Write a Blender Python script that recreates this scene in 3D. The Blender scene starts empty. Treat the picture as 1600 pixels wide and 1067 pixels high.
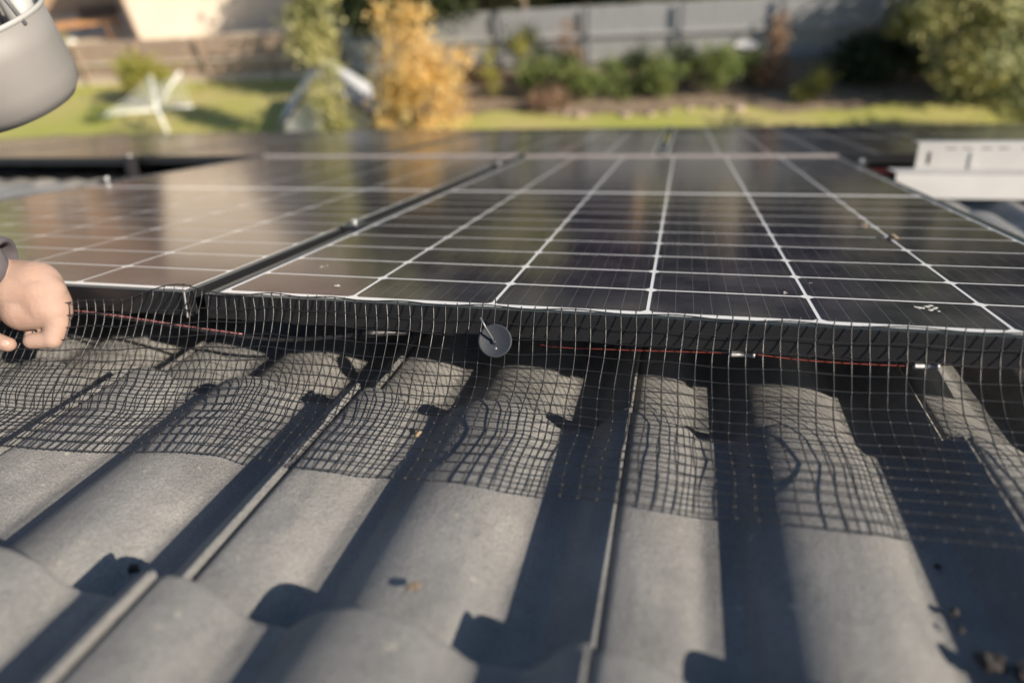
import bpy, bmesh, math, random
from mathutils import Vector, Matrix, Euler, noise
random.seed(7)
R_ = math.radians
sc = bpy.context.scene
col = sc.collection
ALPHA = R_(19.5)                       # pitch of the roof, falling away towards +Y
ROOF = Matrix.Rotation(-ALPHA, 4, 'X') # roof coordinates -> world (origin: near left corner of the middle panel)
GZ = -6.38                             # garden level

# ------------------------------------------------------------------ camera
cr = Vector((0.97115, 0.23739, -0.02273)); cd = Vector((0.06304, -0.34749, -0.93556)); cf = Vector((-0.22999, 0.90714, -0.35243))
CAMP = Vector((0.54248, -0.64824, 0.21691))
cam_d = bpy.data.cameras.new('camera'); cam = bpy.data.objects.new('camera', cam_d); col.objects.link(cam)
m = Matrix.Identity(4)
for i in range(3):
    m[i][0] = cr[i]; m[i][1] = -cd[i]; m[i][2] = -cf[i]; m[i][3] = CAMP[i]
cam.matrix_world = ROOF @ m
cam_d.sensor_width = 36; cam_d.lens = 1034.9/1600*36
cam_d.clip_start = .02; cam_d.clip_end = 900
cam_d.dof.use_dof = True; cam_d.dof.focus_distance = .72; cam_d.dof.aperture_fstop = 1.9
sc.camera = cam

# ------------------------------------------------------------------ light
SUN = ROOF.to_3x3() @ Vector((2.25, -1.22, .95)).normalized()     # towards the sun
sun_el = math.asin(SUN.z); sun_az = math.atan2(SUN.x, SUN.y)
w = bpy.data.worlds.new('World'); sc.world = w; w.use_nodes = True
wn = w.node_tree
sky = wn.nodes.new('ShaderNodeTexSky'); sky.sky_type = 'NISHITA'; sky.sun_disc = False
sky.sun_elevation = sun_el; sky.sun_rotation = sun_az; sky.air_density = 1.0; sky.dust_density = .4; sky.ozone_density = 1.6
wn.links.new(sky.outputs[0], wn.nodes['Background'].inputs[0]); wn.nodes['Background'].inputs[1].default_value = .075
sl = bpy.data.lights.new('sun', 'SUN'); sl.energy = 5.0; sl.angle = R_(.5); sl.color = (1, .88, .73)
so = bpy.data.objects.new('sun', sl); col.objects.link(so); so.rotation_euler = SUN.to_track_quat('Z', 'Y').to_euler()
sc.view_settings.view_transform = 'Standard'; sc.view_settings.look = 'None'; sc.view_settings.exposure = .82
sc.view_settings.gamma = 1; sc.view_settings.use_curve_mapping = False
sc.cycles.max_bounces = 6; sc.cycles.transparent_max_bounces = 8
sc.cycles.use_denoising = True

# ------------------------------------------------------------------ helpers
class MB:
    def __init__(s): s.v = []; s.f = []
    def add(s, vs, fs):
        o = len(s.v); s.v += [tuple(v) for v in vs]; s.f += [tuple(i+o for i in f) for f in fs]; return s
    def box(s, x0, x1, y0, y1, z0, z1, M=None):
        vs = [Vector((x, y, z)) for z in (z0, z1) for y in (y0, y1) for x in (x0, x1)]
        if M: vs = [M @ v for v in vs]
        return s.add(vs, [(0,2,3,1),(4,5,7,6),(0,1,5,4),(2,6,7,3),(0,4,6,2),(1,3,7,5)])
    def tube(s, pts, r, n=6, cap=True):
        pts = [Vector(p) for p in pts]; rs = r if isinstance(r, (list, tuple)) else [r]*len(pts)
        o = len(s.v); up = None
        for i, p in enumerate(pts):
            t = (pts[min(i+1, len(pts)-1)]-pts[max(i-1, 0)]).normalized()
            if up is None:
                a = Vector((0, 0, 1)) if abs(t.z) < .9 else Vector((1, 0, 0)); up = t.cross(a).normalized()
            else:
                up = (up-t*up.dot(t)).normalized()
            b = t.cross(up)
            for k in range(n):
                an = 2*math.pi*k/n; s.v.append(tuple(p+(up*math.cos(an)+b*math.sin(an))*rs[i]))
        for i in range(len(pts)-1):
            for k in range(n):
                a = o+i*n+k; b2 = o+i*n+(k+1) % n; s.f.append((a, b2, b2+n, a+n))
        if cap:
            s.f.append(tuple(o+k for k in range(n))[::-1]); s.f.append(tuple(o+(len(pts)-1)*n+k for k in range(n)))
        return s
    def lathe(s, prof, n=32, M=None):
        o = len(s.v)
        for r, z in prof:
            for k in range(n):
                an = 2*math.pi*k/n; v = Vector((r*math.cos(an), r*math.sin(an), z)); s.v.append(tuple(M @ v if M else v))
        for i in range(len(prof)-1):
            for k in range(n):
                a = o+i*n+k; b = o+i*n+(k+1) % n; s.f.append((a, b, b+n, a+n))
        return s
    def ball(s, c, r, M=None, nu=10, nv=7, jit=0):
        c = Vector(c); r = r if isinstance(r, (tuple, list)) else (r, r, r); o = len(s.v); vs = []
        for j in range(nv+1):
            for i in range(nu):
                th = math.pi*j/nv; ph = 2*math.pi*i/nu
                q = Vector((r[0]*math.sin(th)*math.cos(ph), r[1]*math.sin(th)*math.sin(ph), r[2]*math.cos(th)))
                if jit and 0 < j < nv: q *= 1+random.uniform(-jit, jit)
                q = (M @ q if M else q)+c; s.v.append(tuple(q))
        for j in range(nv):
            for i in range(nu):
                a = o+j*nu+i; b = o+j*nu+(i+1) % nu; s.f.append((a, a+nu, b+nu, b))
        return s
    def mesh(s, name, mat=None, smooth=False):
        me = bpy.data.meshes.new(name); me.from_pydata(s.v, [], s.f); me.validate(); me.update()
        if mat: me.materials.append(mat)
        if smooth: me.polygons.foreach_set('use_smooth', [True]*len(me.polygons))
        return me
    def build(s, name, mat, parent=None, M=None, smooth=False, **kw):
        return link(name, s.mesh(name, mat, smooth), parent, M, **kw)
def link(name, data, parent=None, M=None, **kw):
    o = bpy.data.objects.new(name, data); col.objects.link(o)
    if parent: o.parent = parent
    if M is not None: o.matrix_local = M
    for k, v in kw.items(): o[k] = v
    return o
def thing(name, label, cat, M=None, group=None):
    o = bpy.data.objects.new(name, None); col.objects.link(o); o.empty_display_size = .05
    if M is not None: o.matrix_world = M
    o['label'] = label; o['category'] = cat
    if group: o['group'] = group
    return o
def tag(o, label, cat, group=None):
    o['label'] = label; o['category'] = cat
    if group: o['group'] = group
    return o
def T(x, y, z): return Matrix.Translation((x, y, z))

# ------------------------------------------------------------------ materials
def mat(name, color, rough=.6, metal=0, spec=.5, var=None, scale=5, bump=0, bscale=200, detail=4, col2=None, coat=0, coord='Object', sub=0, dist=.001, trans=0, rough2=None, stretch=None):
    M = bpy.data.materials.new(name); M.use_nodes = True; nt = M.node_tree; b = nt.nodes['Principled BSDF']
    b.inputs['Base Color'].default_value = (*color, 1); b.inputs['Roughness'].default_value = rough
    b.inputs['Metallic'].default_value = metal; b.inputs['Specular IOR Level'].default_value = spec
    b.inputs['Coat Weight'].default_value = coat
    if sub: b.inputs['Subsurface Weight'].default_value = sub; b.inputs['Subsurface Radius'].default_value = (.012, .005, .003); b.inputs['Subsurface Scale'].default_value = .6
    tc = nt.nodes.new('ShaderNodeTexCoord'); src = tc.outputs[coord]
    if stretch:
        mp = nt.nodes.new('ShaderNodeMapping'); mp.inputs['Scale'].default_value = stretch; nt.links.new(src, mp.inputs[0]); src = mp.outputs[0]
    if col2:
        n = nt.nodes.new('ShaderNodeTexNoise'); n.inputs['Scale'].default_value = scale; n.inputs['Detail'].default_value = detail
        nt.links.new(src, n.inputs['Vector'])
        r = nt.nodes.new('ShaderNodeValToRGB'); r.color_ramp.elements[0].position = .38; r.color_ramp.elements[1].position = .62
        r.color_ramp.elements[0].color = (*color, 1); r.color_ramp.elements[1].color = (*col2, 1)
        nt.links.new(n.outputs[0], r.inputs[0]); nt.links.new(r.outputs[0], b.inputs['Base Color'])
    if bump:
        n2 = nt.nodes.new('ShaderNodeTexNoise'); n2.inputs['Scale'].default_value = bscale; n2.inputs['Detail'].default_value = 3
        nt.links.new(src, n2.inputs['Vector']); bp = nt.nodes.new('ShaderNodeBump'); bp.inputs['Strength'].default_value = bump; bp.inputs['Distance'].default_value = dist
        nt.links.new(n2.outputs[0], bp.inputs['Height']); nt.links.new(bp.outputs[0], b.inputs['Normal'])
    if trans:
        out = nt.nodes['Material Output']; tr = nt.nodes.new('ShaderNodeBsdfTranslucent'); mx = nt.nodes.new('ShaderNodeMixShader'); mx.inputs[0].default_value = trans
        tr.inputs[0].default_value = (*[min(1, c*1.6) for c in color], 1)
        if col2: nt.links.new(r.outputs[0], tr.inputs[0])
        nt.links.new(b.outputs[0], mx.inputs[1]); nt.links.new(tr.outputs[0], mx.inputs[2]); nt.links.new(mx.outputs[0], out.inputs[0])
    return M

def tile_mat():
    M = bpy.data.materials.new('concrete_tile'); M.use_nodes = True; nt = M.node_tree; b = nt.nodes['Principled BSDF']; L = nt.links.new
    b.inputs['Roughness'].default_value = .50; b.inputs['Specular IOR Level'].default_value = .5
    tc = nt.nodes.new('ShaderNodeTexCoord'); oi = nt.nodes.new('ShaderNodeObjectInfo')
    ad = nt.nodes.new('ShaderNodeVectorMath'); ad.operation = 'MULTIPLY_ADD'; ad.inputs[1].default_value = (3, 3, 3)
    cb = nt.nodes.new('ShaderNodeCombineXYZ'); L(oi.outputs['Random'], cb.inputs[0]); L(oi.outputs['Random'], cb.inputs[1])
    L(cb.outputs[0], ad.inputs[0]); L(tc.outputs['Object'], ad.inputs[2]); V = ad.outputs[0]
    def nz(scale, detail=3, rough=.5):
        n = nt.nodes.new('ShaderNodeTexNoise'); n.inputs['Scale'].default_value = scale; n.inputs['Detail'].default_value = detail; n.inputs['Roughness'].default_value = rough; L(V, n.inputs['Vector']); return n.outputs[0]
    def ramp(s, *el):
        r = nt.nodes.new('ShaderNodeValToRGB')
        while len(r.color_ramp.elements) < len(el): r.color_ramp.elements.new(.5)
        for e, (p, c) in zip(r.color_ramp.elements, el): e.position = p; e.color = (*c, 1)
        L(s, r.inputs[0]); return r.outputs[0]
    def mix(a, bb, fac, mode='MIX'):
        x = nt.nodes.new('ShaderNodeMix'); x.data_type = 'RGBA'; x.blend_type = mode
        if isinstance(fac, float): x.inputs[0].default_value = fac
        else: L(fac, x.inputs[0])
        L(a, x.inputs[6])
        if isinstance(bb, tuple): x.inputs[7].default_value = (*bb, 1)
        else: L(bb, x.inputs[7])
        return x.outputs[2]
    base = ramp(nz(7, 6, .65), (.3, (.190, .190, .188)), (.5, (.262, .260, .250)), (.72, (.35, .338, .315)))
    mp = nt.nodes.new('ShaderNodeMapping'); mp.inputs['Scale'].default_value = (30, 3.5, 3.5); L(V, mp.inputs[0])
    ns = nt.nodes.new('ShaderNodeTexNoise'); ns.inputs['Scale'].default_value = 1; ns.inputs['Detail'].default_value = 5; L(mp.outputs[0], ns.inputs['Vector'])
    base = mix(base, ramp(ns.outputs[0], (.35, (.72, .72, .74)), (.6, (1, 1, 1))), .8, 'MULTIPLY')
    tv = nt.nodes.new('ShaderNodeMapRange'); tv.inputs[3].default_value = .84; tv.inputs[4].default_value = 1.12; L(oi.outputs['Random'], tv.inputs[0])
    base = mix(base, tv.outputs[0], 1.0, 'MULTIPLY')
    c = mix(base, ramp(nz(700, 2), (.35, (.45, .45, .45)), (.6, (1, 1, 1))), .7, 'MULTIPLY')
    c = mix(c, (.075, .08, .05), ramp(nz(26, 5, .7), (.62, (0, 0, 0)), (.74, (.55, .55, .55))))
    c = mix(c, (.38, .36, .30), ramp(nz(75, 3, .6), (.675, (0, 0, 0)), (.72, (.6, .6, .6))))
    L(c, b.inputs['Base Color'])
    bp = nt.nodes.new('ShaderNodeBump'); bp.inputs['Strength'].default_value = 1.0; bp.inputs['Distance'].default_value = .0018
    L(nz(560, 4, .7), bp.inputs['Height'])
    b2 = nt.nodes.new('ShaderNodeBump'); b3 = nt.nodes.new('ShaderNodeBump'); b3.inputs['Strength'].default_value = .55; b3.inputs['Distance'].default_value = .0014
    L(nz(300, 3, .65), b3.inputs['Height']); L(bp.outputs[0], b3.inputs['Normal'])
    b2.inputs['Strength'].default_value = .6; b2.inputs['Distance'].default_value = .003
    L(nz(45, 3), b2.inputs['Height']); L(b3.outputs[0], b2.inputs['Normal']); L(b2.outputs[0], b.inputs['Normal'])
    return M
M_tile = tile_mat()

def cell_mat():
    M = bpy.data.materials.new('solar_cell'); M.use_nodes = True; nt = M.node_tree; b = nt.nodes['Principled BSDF']; L = nt.links.new
    tc = nt.nodes.new('ShaderNodeTexCoord'); sp = nt.nodes.new('ShaderNodeSeparateXYZ'); L(tc.outputs['Object'], sp.inputs[0])
    def mth(op, a, bv=None):
        n = nt.nodes.new('ShaderNodeMath'); n.operation = op
        if hasattr(a, 'links'): L(a, n.inputs[0])
        else: n.inputs[0].default_value = a
        if bv is not None:
            if hasattr(bv, 'links'): L(bv, n.inputs[1])
            else: n.inputs[1].default_value = bv
        return n.outputs[0]
    # nine busbars per 168 mm cell: object x measured from the panel's cell field
    x = mth('DIVIDE', sp.outputs[0], .168/9); fr = mth('FRACT', mth('ADD', x, 90.0)); d = mth('ABSOLUTE', mth('SUBTRACT', fr, .5))
    bus = mth('LESS_THAN', d, .016)
    nz = nt.nodes.new('ShaderNodeTexNoise'); nz.inputs['Scale'].default_value = 14; nz.inputs['Detail'].default_value = 5; L(tc.outputs['Object'], nz.inputs['Vector'])
    r = nt.nodes.new('ShaderNodeValToRGB'); r.color_ramp.elements[0].color = (.013, .012, .026, 1); r.color_ramp.elements[1].color = (.028, .026, .044, 1)
    r.color_ramp.elements[0].position = .35; r.color_ramp.elements[1].position = .7; L(nz.outputs[0], r.inputs[0])
    oi = nt.nodes.new('ShaderNodeObjectInfo'); va = nt.nodes.new('ShaderNodeVectorMath'); va.operation = 'MULTIPLY_ADD'; va.inputs[1].default_value = (9, 9, 9)
    cb = nt.nodes.new('ShaderNodeCombineXYZ'); L(oi.outputs['Random'], cb.inputs[0]); L(oi.outputs['Random'], cb.inputs[1]); L(cb.outputs[0], va.inputs[0]); L(tc.outputs['Object'], va.inputs[2])
    L(va.outputs[0], nz.inputs['Vector'])
    nd = nt.nodes.new('ShaderNodeTexNoise'); nd.inputs['Scale'].default_value = 420; nd.inputs['Detail'].default_value = 2; L(va.outputs[0], nd.inputs['Vector'])
    rd = nt.nodes.new('ShaderNodeValToRGB'); rd.color_ramp.elements[0].position = .66; rd.color_ramp.elements[1].position = .76; rd.color_ramp.elements[1].color = (.55, .55, .55, 1); L(nd.outputs[0], rd.inputs[0])
    ne = nt.nodes.new('ShaderNodeTexNoise'); ne.inputs['Scale'].default_value = 7; ne.inputs['Detail'].default_value = 8; ne.inputs['Roughness'].default_value = .7; L(va.outputs[0], ne.inputs['Vector'])
    re_ = nt.nodes.new('ShaderNodeValToRGB'); re_.color_ramp.elements[0].position = .45; re_.color_ramp.elements[1].position = .8; re_.color_ramp.elements[1].color = (.35, .35, .35, 1); L(ne.outputs[0], re_.inputs[0])
    dm = mth('MAXIMUM', rd.outputs[0], re_.outputs[0])
    md = nt.nodes.new('ShaderNodeMix'); md.data_type = 'RGBA'; L(dm, md.inputs[0]); L(r.outputs[0], md.inputs[6]); md.inputs[7].default_value = (.15, .135, .115, 1)
    mx = nt.nodes.new('ShaderNodeMix'); mx.data_type = 'RGBA'; L(bus, mx.inputs[0]); L(md.outputs[2], mx.inputs[6]); mx.inputs[7].default_value = (.10, .10, .12, 1)
    L(mx.outputs[2], b.inputs['Base Color'])
    n2 = nt.nodes.new('ShaderNodeTexNoise'); n2.inputs['Scale'].default_value = 3; L(tc.outputs['Object'], n2.inputs['Vector'])
    mr = nt.nodes.new('ShaderNodeMapRange'); mr.inputs[3].default_value = .10; mr.inputs[4].default_value = .17; L(n2.outputs[0], mr.inputs[0]); L(mr.outputs[0], b.inputs['Roughness'])
    b.inputs['IOR'].default_value = 1.5; b.inputs['Specular IOR Level'].default_value = .5
    return M
M_cell = cell_mat()
M_back = mat('white_backsheet', (.80, .80, .79), .14, spec=.5)
M_frame = mat('black_anodised', (.012, .0125, .014), .32, metal=0, spec=.7, bump=.15, bscale=900)
M_wire = mat('black_wire', (.011, .011, .012), .36, spec=.75)
M_black = mat('black_plastic', (.018, .018, .02), .45)
M_blackb = mat('blue_black_plastic', (.016, .020, .028), .55, spec=.4, bump=.3, bscale=700)
M_red = mat('red_insulation', (.17, .03, .022), .45)
M_steel = mat('dull_steel', (.32, .32, .33), .55, metal=.7)
M_alu = mat('alu_clamp', (.6, .6, .6), .4, metal=.8)
M_white = mat('white_metal', (.46, .455, .44), .5, col2=(.40, .395, .38), scale=6)
M_skin = mat('skin', (.33, .215, .165), .68, spec=.22, sub=.2, bump=.6, bscale=260, dist=.0008, col2=(.35, .24, .19), scale=30)
M_sleeve = mat('grey_knit', (.085, .075, .085), .9, bump=.6, bscale=500, dist=.001, col2=(.11, .10, .11), scale=40)
M_denim = mat('navy_cloth', (.03, .04, .07), .9, bump=.5, bscale=400)
M_hair = mat('brown_hair', (.05, .03, .02), .6, bump=.8, bscale=120)
M_bucket = mat('grey_plastic', (.185, .177, .168), .6, col2=(.22, .208, .198), scale=5, bump=.15, bscale=60)
M_bucketrim = mat('pale_grey_plastic', (.34, .34, .325), .45)
M_bark = mat('bark', (.09, .065, .045), .9, col2=(.15, .11, .08), scale=9, bump=.6, bscale=30, dist=.02)
def leafmat(n, a, b, tr=.35): return mat(n, a, .55, col2=b, scale=2.2, detail=5, trans=tr, spec=.3)
M_leaf_gold = leafmat('golden_leaves', (.66, .42, .12), (.80, .62, .30))
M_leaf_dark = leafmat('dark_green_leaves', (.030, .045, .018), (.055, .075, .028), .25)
M_leaf_mid = leafmat('mid_green_leaves', (.13, .18, .05), (.26, .30, .10))
M_leaf_olive = leafmat('olive_leaves', (.30, .31, .12), (.56, .52, .24))
M_leaf_lime = leafmat('yellow_green_leaves', (.27, .28, .06), (.38, .34, .09))
M_leaf_pale = leafmat('pale_green_leaves', (.28, .30, .13), (.46, .46, .24))
M_leaf_rust = leafmat('rusty_leaves', (.24, .14, .09), (.36, .25, .16))
M_stem = mat('reddish_stems', (.28, .15, .12), .8, col2=(.36, .22, .17), scale=8)

# ------------------------------------------------------------------ ground
def ground():
    M = bpy.data.materials.new('lawn'); M.use_nodes = True; nt = M.node_tree; b = nt.nodes['Principled BSDF']; L = nt.links.new
    b.inputs['Roughness'].default_value = .9; b.inputs['Specular IOR Level'].default_value = .2
    tc = nt.nodes.new('ShaderNodeTexCoord')
    n1 = nt.nodes.new('ShaderNodeTexNoise'); n1.inputs['Scale'].default_value = .35; n1.inputs['Detail'].default_value = 6; L(tc.outputs['Object'], n1.inputs['Vector'])
    r = nt.nodes.new('ShaderNodeValToRGB'); r.color_ramp.elements[0].position = .36; r.color_ramp.elements[1].position = .66
    r.color_ramp.elements[0].color = (.44, .46, .11, 1); r.color_ramp.elements[1].color = (.58, .50, .21, 1); L(n1.outputs[0], r.inputs[0])
    n2 = nt.nodes.new('ShaderNodeTexNoise'); n2.inputs['Scale'].default_value = 14; n2.inputs['Detail'].default_value = 6; L(tc.outputs['Object'], n2.inputs['Vector'])
    r2 = nt.nodes.new('ShaderNodeValToRGB'); r2.color_ramp.elements[0].position = .3; r2.color_ramp.elements[0].color = (.55, .55, .55, 1); L(n2.outputs[0], r2.inputs[0])
    mx = nt.nodes.new('ShaderNodeMix'); mx.data_type = 'RGBA'; mx.blend_type = 'MULTIPLY'; mx.inputs[0].default_value = 1; L(r.outputs[0], mx.inputs[6]); L(r2.outputs[0], mx.inputs[7])
    L(mx.outputs[2], b.inputs['Base Color'])
    bp = nt.nodes.new('ShaderNodeBump'); bp.inputs['Strength'].default_value = .7; bp.inputs['Distance'].default_value = .03; L(n2.outputs[0], bp.inputs['Height']); L(bp.outputs[0], b.inputs['Normal'])
    g = MB(); n = 40; S = 500
    for j in range(n+1):
        for i in range(n+1): g.v.append((-S+2*S*i/n, -S+2*S*j/n, 0))
    for j in range(n):
        for i in range(n): a = j*(n+1)+i; g.f.append((a, a+1, a+n+2, a+n+1))
    g.build('lawn', M, M=T(0, 0, GZ), kind='structure')
    # soil bed along the rear fence, an uneven sheet just above the lawn
    M_soil = mat('soil', (.15, .11, .075), .95, col2=(.24, .18, .12), scale=3, bump=.8, bscale=14, dist=.03)
    s = MB(); N = 60
    for i in range(N+1):
        x = -7.2+13.8*i/N; s.v.append((x, 17.0+.25*math.sin(x*1.3)+.12*math.sin(x*3.7), .02)); s.v.append((x, 20.35, .05))
    for i in range(N): s.f.append((2*i, 2*i+2, 2*i+3, 2*i+1))
    s.build('garden_bed', M_soil, M=T(0, 0, GZ), kind='structure')
    # pale paved yard of the neighbour behind the brown fence
    M_pave = mat('pale_paving', (.55, .48, .36), .85, col2=(.62, .55, .43), scale=1.2)
    MB().add([(-40, 20.9, .01), (-12, 20.9, .01), (-12, 60, .01), (-40, 60, .01)], [(0, 1, 2, 3)]).build('paving', M_pave, M=T(0, 0, GZ), kind='structure')
ground()

# ------------------------------------------------------------------ house and roof
PY0, PY1, PX0, PX1 = -3.25, 4.25, -6.2, 6.2
house = thing('house', 'dark tiled house roof under the solar panels, seen from its upper slope', 'house', T(0, 0, 0))
M_brick = mat('house_brick', (.30, .19, .14), .85, col2=(.36, .24, .17), scale=3)
M_sark = mat('roof_underlay', (.03, .03, .032), .9)
def roofbox(mb, x0, x1, y0, y1, z0, z1): return mb.box(x0, x1, y0, y1, z0, z1, ROOF)
roof = roofbox(MB(), PX0, PX1, PY0, PY1-.1, -.20, -.155).build('roof', M_sark, house)
ridge = ROOF @ Vector((0, PY0, -.1)); eave = ROOF @ Vector((0, PY1, -.15))
# walls
MB().box(PX0+.5, PX1-.5, -8.5, eave.y-.6, GZ-.3, eave.z-.12).build('wall', M_brick, house)
# back slope
ms = MB(); zr = (ROOF @ Vector((0, PY0, -.17))).z; yr = (ROOF @ Vector((0, PY0, -.17))).y
ms.add([(PX0, yr, zr), (PX1, yr, zr), (PX1, -9.0, zr-(yr+9.0)*.354), (PX0, -9.0, zr-(yr+9.0)*.354)], [(0, 3, 2, 1)]).build('back_slope', M_tile, house)
M_gutter = mat('gutter', (.30, .29, .27), .5)
g = MB(); n = 8
gp = [(eave.y+.01+.06+.06*math.cos(math.pi*(1+k/n)), eave.z-.03+.07*math.sin(math.pi*(1+k/n))) for k in range(n+1)]
for x in (PX0, PX1):
    for y, z in gp: g.v.append((x, y, z))
g.f = [(k, k+1, k+n+2, k+n+1) for k in range(n)]
g.build('gutter', M_gutter, house)
MB().box(PX0, PX1, eave.y-.03, eave.y, eave.z-.2, eave.z-.02).build('fascia', M_gutter, house)

# tile: two rolls, raised lap on its right edge; local x 0..0.303, y 0 (head) .. -> nose at y=L
TW, GA, TL, TH = .300, .316, .37, .021
RH = .0285
def roll(x):
    def one(s): return (1-abs(2*s-1)**2.05) if 0 <= s <= 1 else 0.0
    z = 0
    for a, wd in ((-.036, .108), (.100, .127), (.264, .108)):
        z = max(z, one((x-a)/wd))
    return RH*z-RH
def lap(x):
    d = TW+.0025-x
    e = max(0, d-.0035)
    return max(roll(x), roll(TW+.0025)+.0050-.05*min(d, .0035)-.40*e-18*e*e)
def tile_mesh(nx=72, ny=7):
    mb = MB(); xs = [i/nx*TW for i in range(nx-1)]+[TW+.0004, TW+.0025]
    ys = [TL*(j/ny) for j in range(ny+1)]
    def top(x, y):
        z = (lap(x) if x > .2 else roll(x))+.0140*(2*(y-(TL-GA))/GA-1)
        if x > TW+.0005: z -= .0012
        if x < .0045: z -= .0035
        if y > TL-.006: z -= .0015*((y-(TL-.006))/.006)**2
        return z
    for y in ys+[TL-.003]: pass
    ys = ys[:-1]+[TL-.006, TL-.002, TL]
    for y in ys:
        for x in xs: mb.v.append((x, y, top(x, y)))
    W1 = nx+1
    for j in range(len(ys)-1):
        for i in range(nx): a = j*W1+i; mb.f.append((a, a+1, a+W1+1, a+W1))
    # nose face and the two side faces
    o = len(mb.v); top_row = (len(ys)-1)*W1
    for x in xs: mb.v.append((x, TL-.001, top(x, TL)-TH))
    for i in range(nx): mb.f.append((top_row+i, top_row+i+1, o+i+1, o+i))
    for i in (0, nx):
        o2 = len(mb.v)
        for y in ys: mb.v.append((xs[i]-(.0005 if i else -.0005), y, top(xs[i], y)-(.010 if i else .006)))
        for j in range(len(ys)-1): mb.f.append((j*W1+i, (j+1)*W1+i, o2+j+1, o2+j))
    # underside
    o3 = len(mb.v)
    for y in (0, TL-.001):
        for i in range(0, nx+1, 4): mb.v.append((xs[i], y, top(xs[i], y)-TH))
    k = nx//4+1
    for i in range(k-1): mb.f.append((o3+i, o3+k+i, o3+k+i+1, o3+i+1))
    me = mb.mesh('roof_tile', M_tile, True)
    try:
        me.set_sharp_from_angle(angle=R_(50))
    except Exception: pass
    return me
TILE = tile_mesh()
X_LINE, NOSE_Y, CREST = .206, -.347, -.1005
rest = MB(); low = tile_mesh(24, 2); lv = [v.co.copy() for v in low.vertices]; lf = [tuple(p.vertices) for p in low.polygons]
rng = random.Random(3)
for r_ in range(-8, 15):
    for c_ in range(-21, 20):
        x = X_LINE+c_*TW; nose = NOSE_Y+r_*GA
        if nose < PY0+.2 or nose > PY1+.02 or x < PX0 or x+TW > PX1: continue
        Mt = T(x+rng.uniform(-.0008, .0008), nose-TL+rng.uniform(-.0015, .0015), CREST+rng.uniform(-.0006, .0006)) @ Matrix.Rotation(R_(rng.uniform(-.18, .18)), 4, 'Z') @ Matrix.Rotation(R_(rng.uniform(-.1, .1)), 4, 'X')
        near = (-.75 < nose < .55 and -1.6 < x < 1.9) or (nose > .5 and nose < 2.3 and (-3.0 < x < -.9 or .8 < x < 2.6))
        if near: link('roof_tile', TILE, roof, ROOF @ Mt)
        else: rest.add([ROOF @ Mt @ v for v in lv], lf)
ro = rest.build('roof_tile_field', M_tile, roof, smooth=True, kind='stuff')
# ridge caps
for i in range(0, 31):
    x = PX0+.4*i
    mb = MB(); nn = 10
    for xx in (x, x+.42):
        for k in range(nn+1):
            a = math.pi*k/nn; mb.v.append((xx, yr+.13*math.cos(a), zr+.02+.10*math.sin(a)+(.012 if xx == x else 0)))
    mb.f = [(k, k+1, k+nn+2, k+nn+1) for k in range(nn)]
    mb.build('ridge_tile', M_tile, roof, smooth=True)

# ------------------------------------------------------------------ solar panels
PW, PL, FH, FL = 1.038, 1.755, .030, .011
CX, CY = .166, .0827
def xk(k): return .015+.168*k
def yj(j): return .0225+.0845*j+(.02 if j >= 10 else 0)
def cell_poly(mb, x, y, z, ch=.005):
    a, b = x+.0020, x+.1660; c, d = y+.0022, y+.0823
    vs = [(a+ch, c), (b-ch, c), (b, c+ch), (b, d-ch), (b-ch, d), (a+ch, d), (a, d-ch), (a, c+ch)]
    mb.add([(p[0], p[1], z) for p in vs], [tuple(range(8))])
M_glareP = mat('pink_frame_glare', (.40, .35, .33), .45)  # pale pink colour standing in for sun glare on the frame edge
frame_mb = MB()
frame_mb.box(0, PW, 0, FL, -FH, 0).box(0, PW, PL-FL, PL, -FH, 0).box(0, FL, FL+.0002, PL-FL-.0002, -FH, -.0001).box(PW-FL, PW, FL+.0002, PL-FL-.0002, -FH, -.0001)
def bevel_mesh(me, wd=.0008, seg=1):
    bm = bmesh.new(); bm.from_mesh(me); bmesh.ops.bevel(bm, geom=bm.edges[:], offset=wd, segments=seg, affect='EDGES', profile=.5); bm.to_mesh(me); bm.free(); return me
FRAME = bevel_mesh(frame_mb.mesh('frame', M_frame))
BACK = MB().box(FL-.001, PW-FL+.001, FL-.001, PL-FL+.001, -.006, -.0016).mesh('backsheet', M_back)
one = MB(); cell_poly(one, 0, 0, 0)
# cells share meshes; busbars are phased on the cell itself
CELL = one.mesh('solar_cell', M_cell)
field = MB()
for k in range(6):
    for j in range(20): cell_poly(field, xk(k), yj(j), -.0013)
FIELD = field.mesh('solar_cell_field', M_cell)
def panel(x, y, label, cells=False, dz=0, rot=0):
    t = thing('solar_panel', label, 'solar panel', ROOF @ T(x, y, dz) @ Matrix.Rotation(rot, 4, 'Z'), 'solar panels laid in two rows on the tiled roof')
    link('frame', FRAME, t); link('backsheet', BACK, t)
    if cells: MB().box(.002, PW-.002, PL-.010, PL-.001, .0001, .0035).build('glare_strip', M_glareP, t)  # added strip, no real part: paints the glare line along the far frame edge
    if cells:
        for k in range(6):
            for j in range(20): link('solar_cell', CELL, t, T(xk(k), yj(j), -.0013))
    else: link('solar_cell_field', FIELD, t, kind='stuff')
    return t
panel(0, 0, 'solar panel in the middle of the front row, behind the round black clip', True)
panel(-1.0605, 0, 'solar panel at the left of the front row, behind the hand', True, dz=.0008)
R2Y = 1.778
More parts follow.
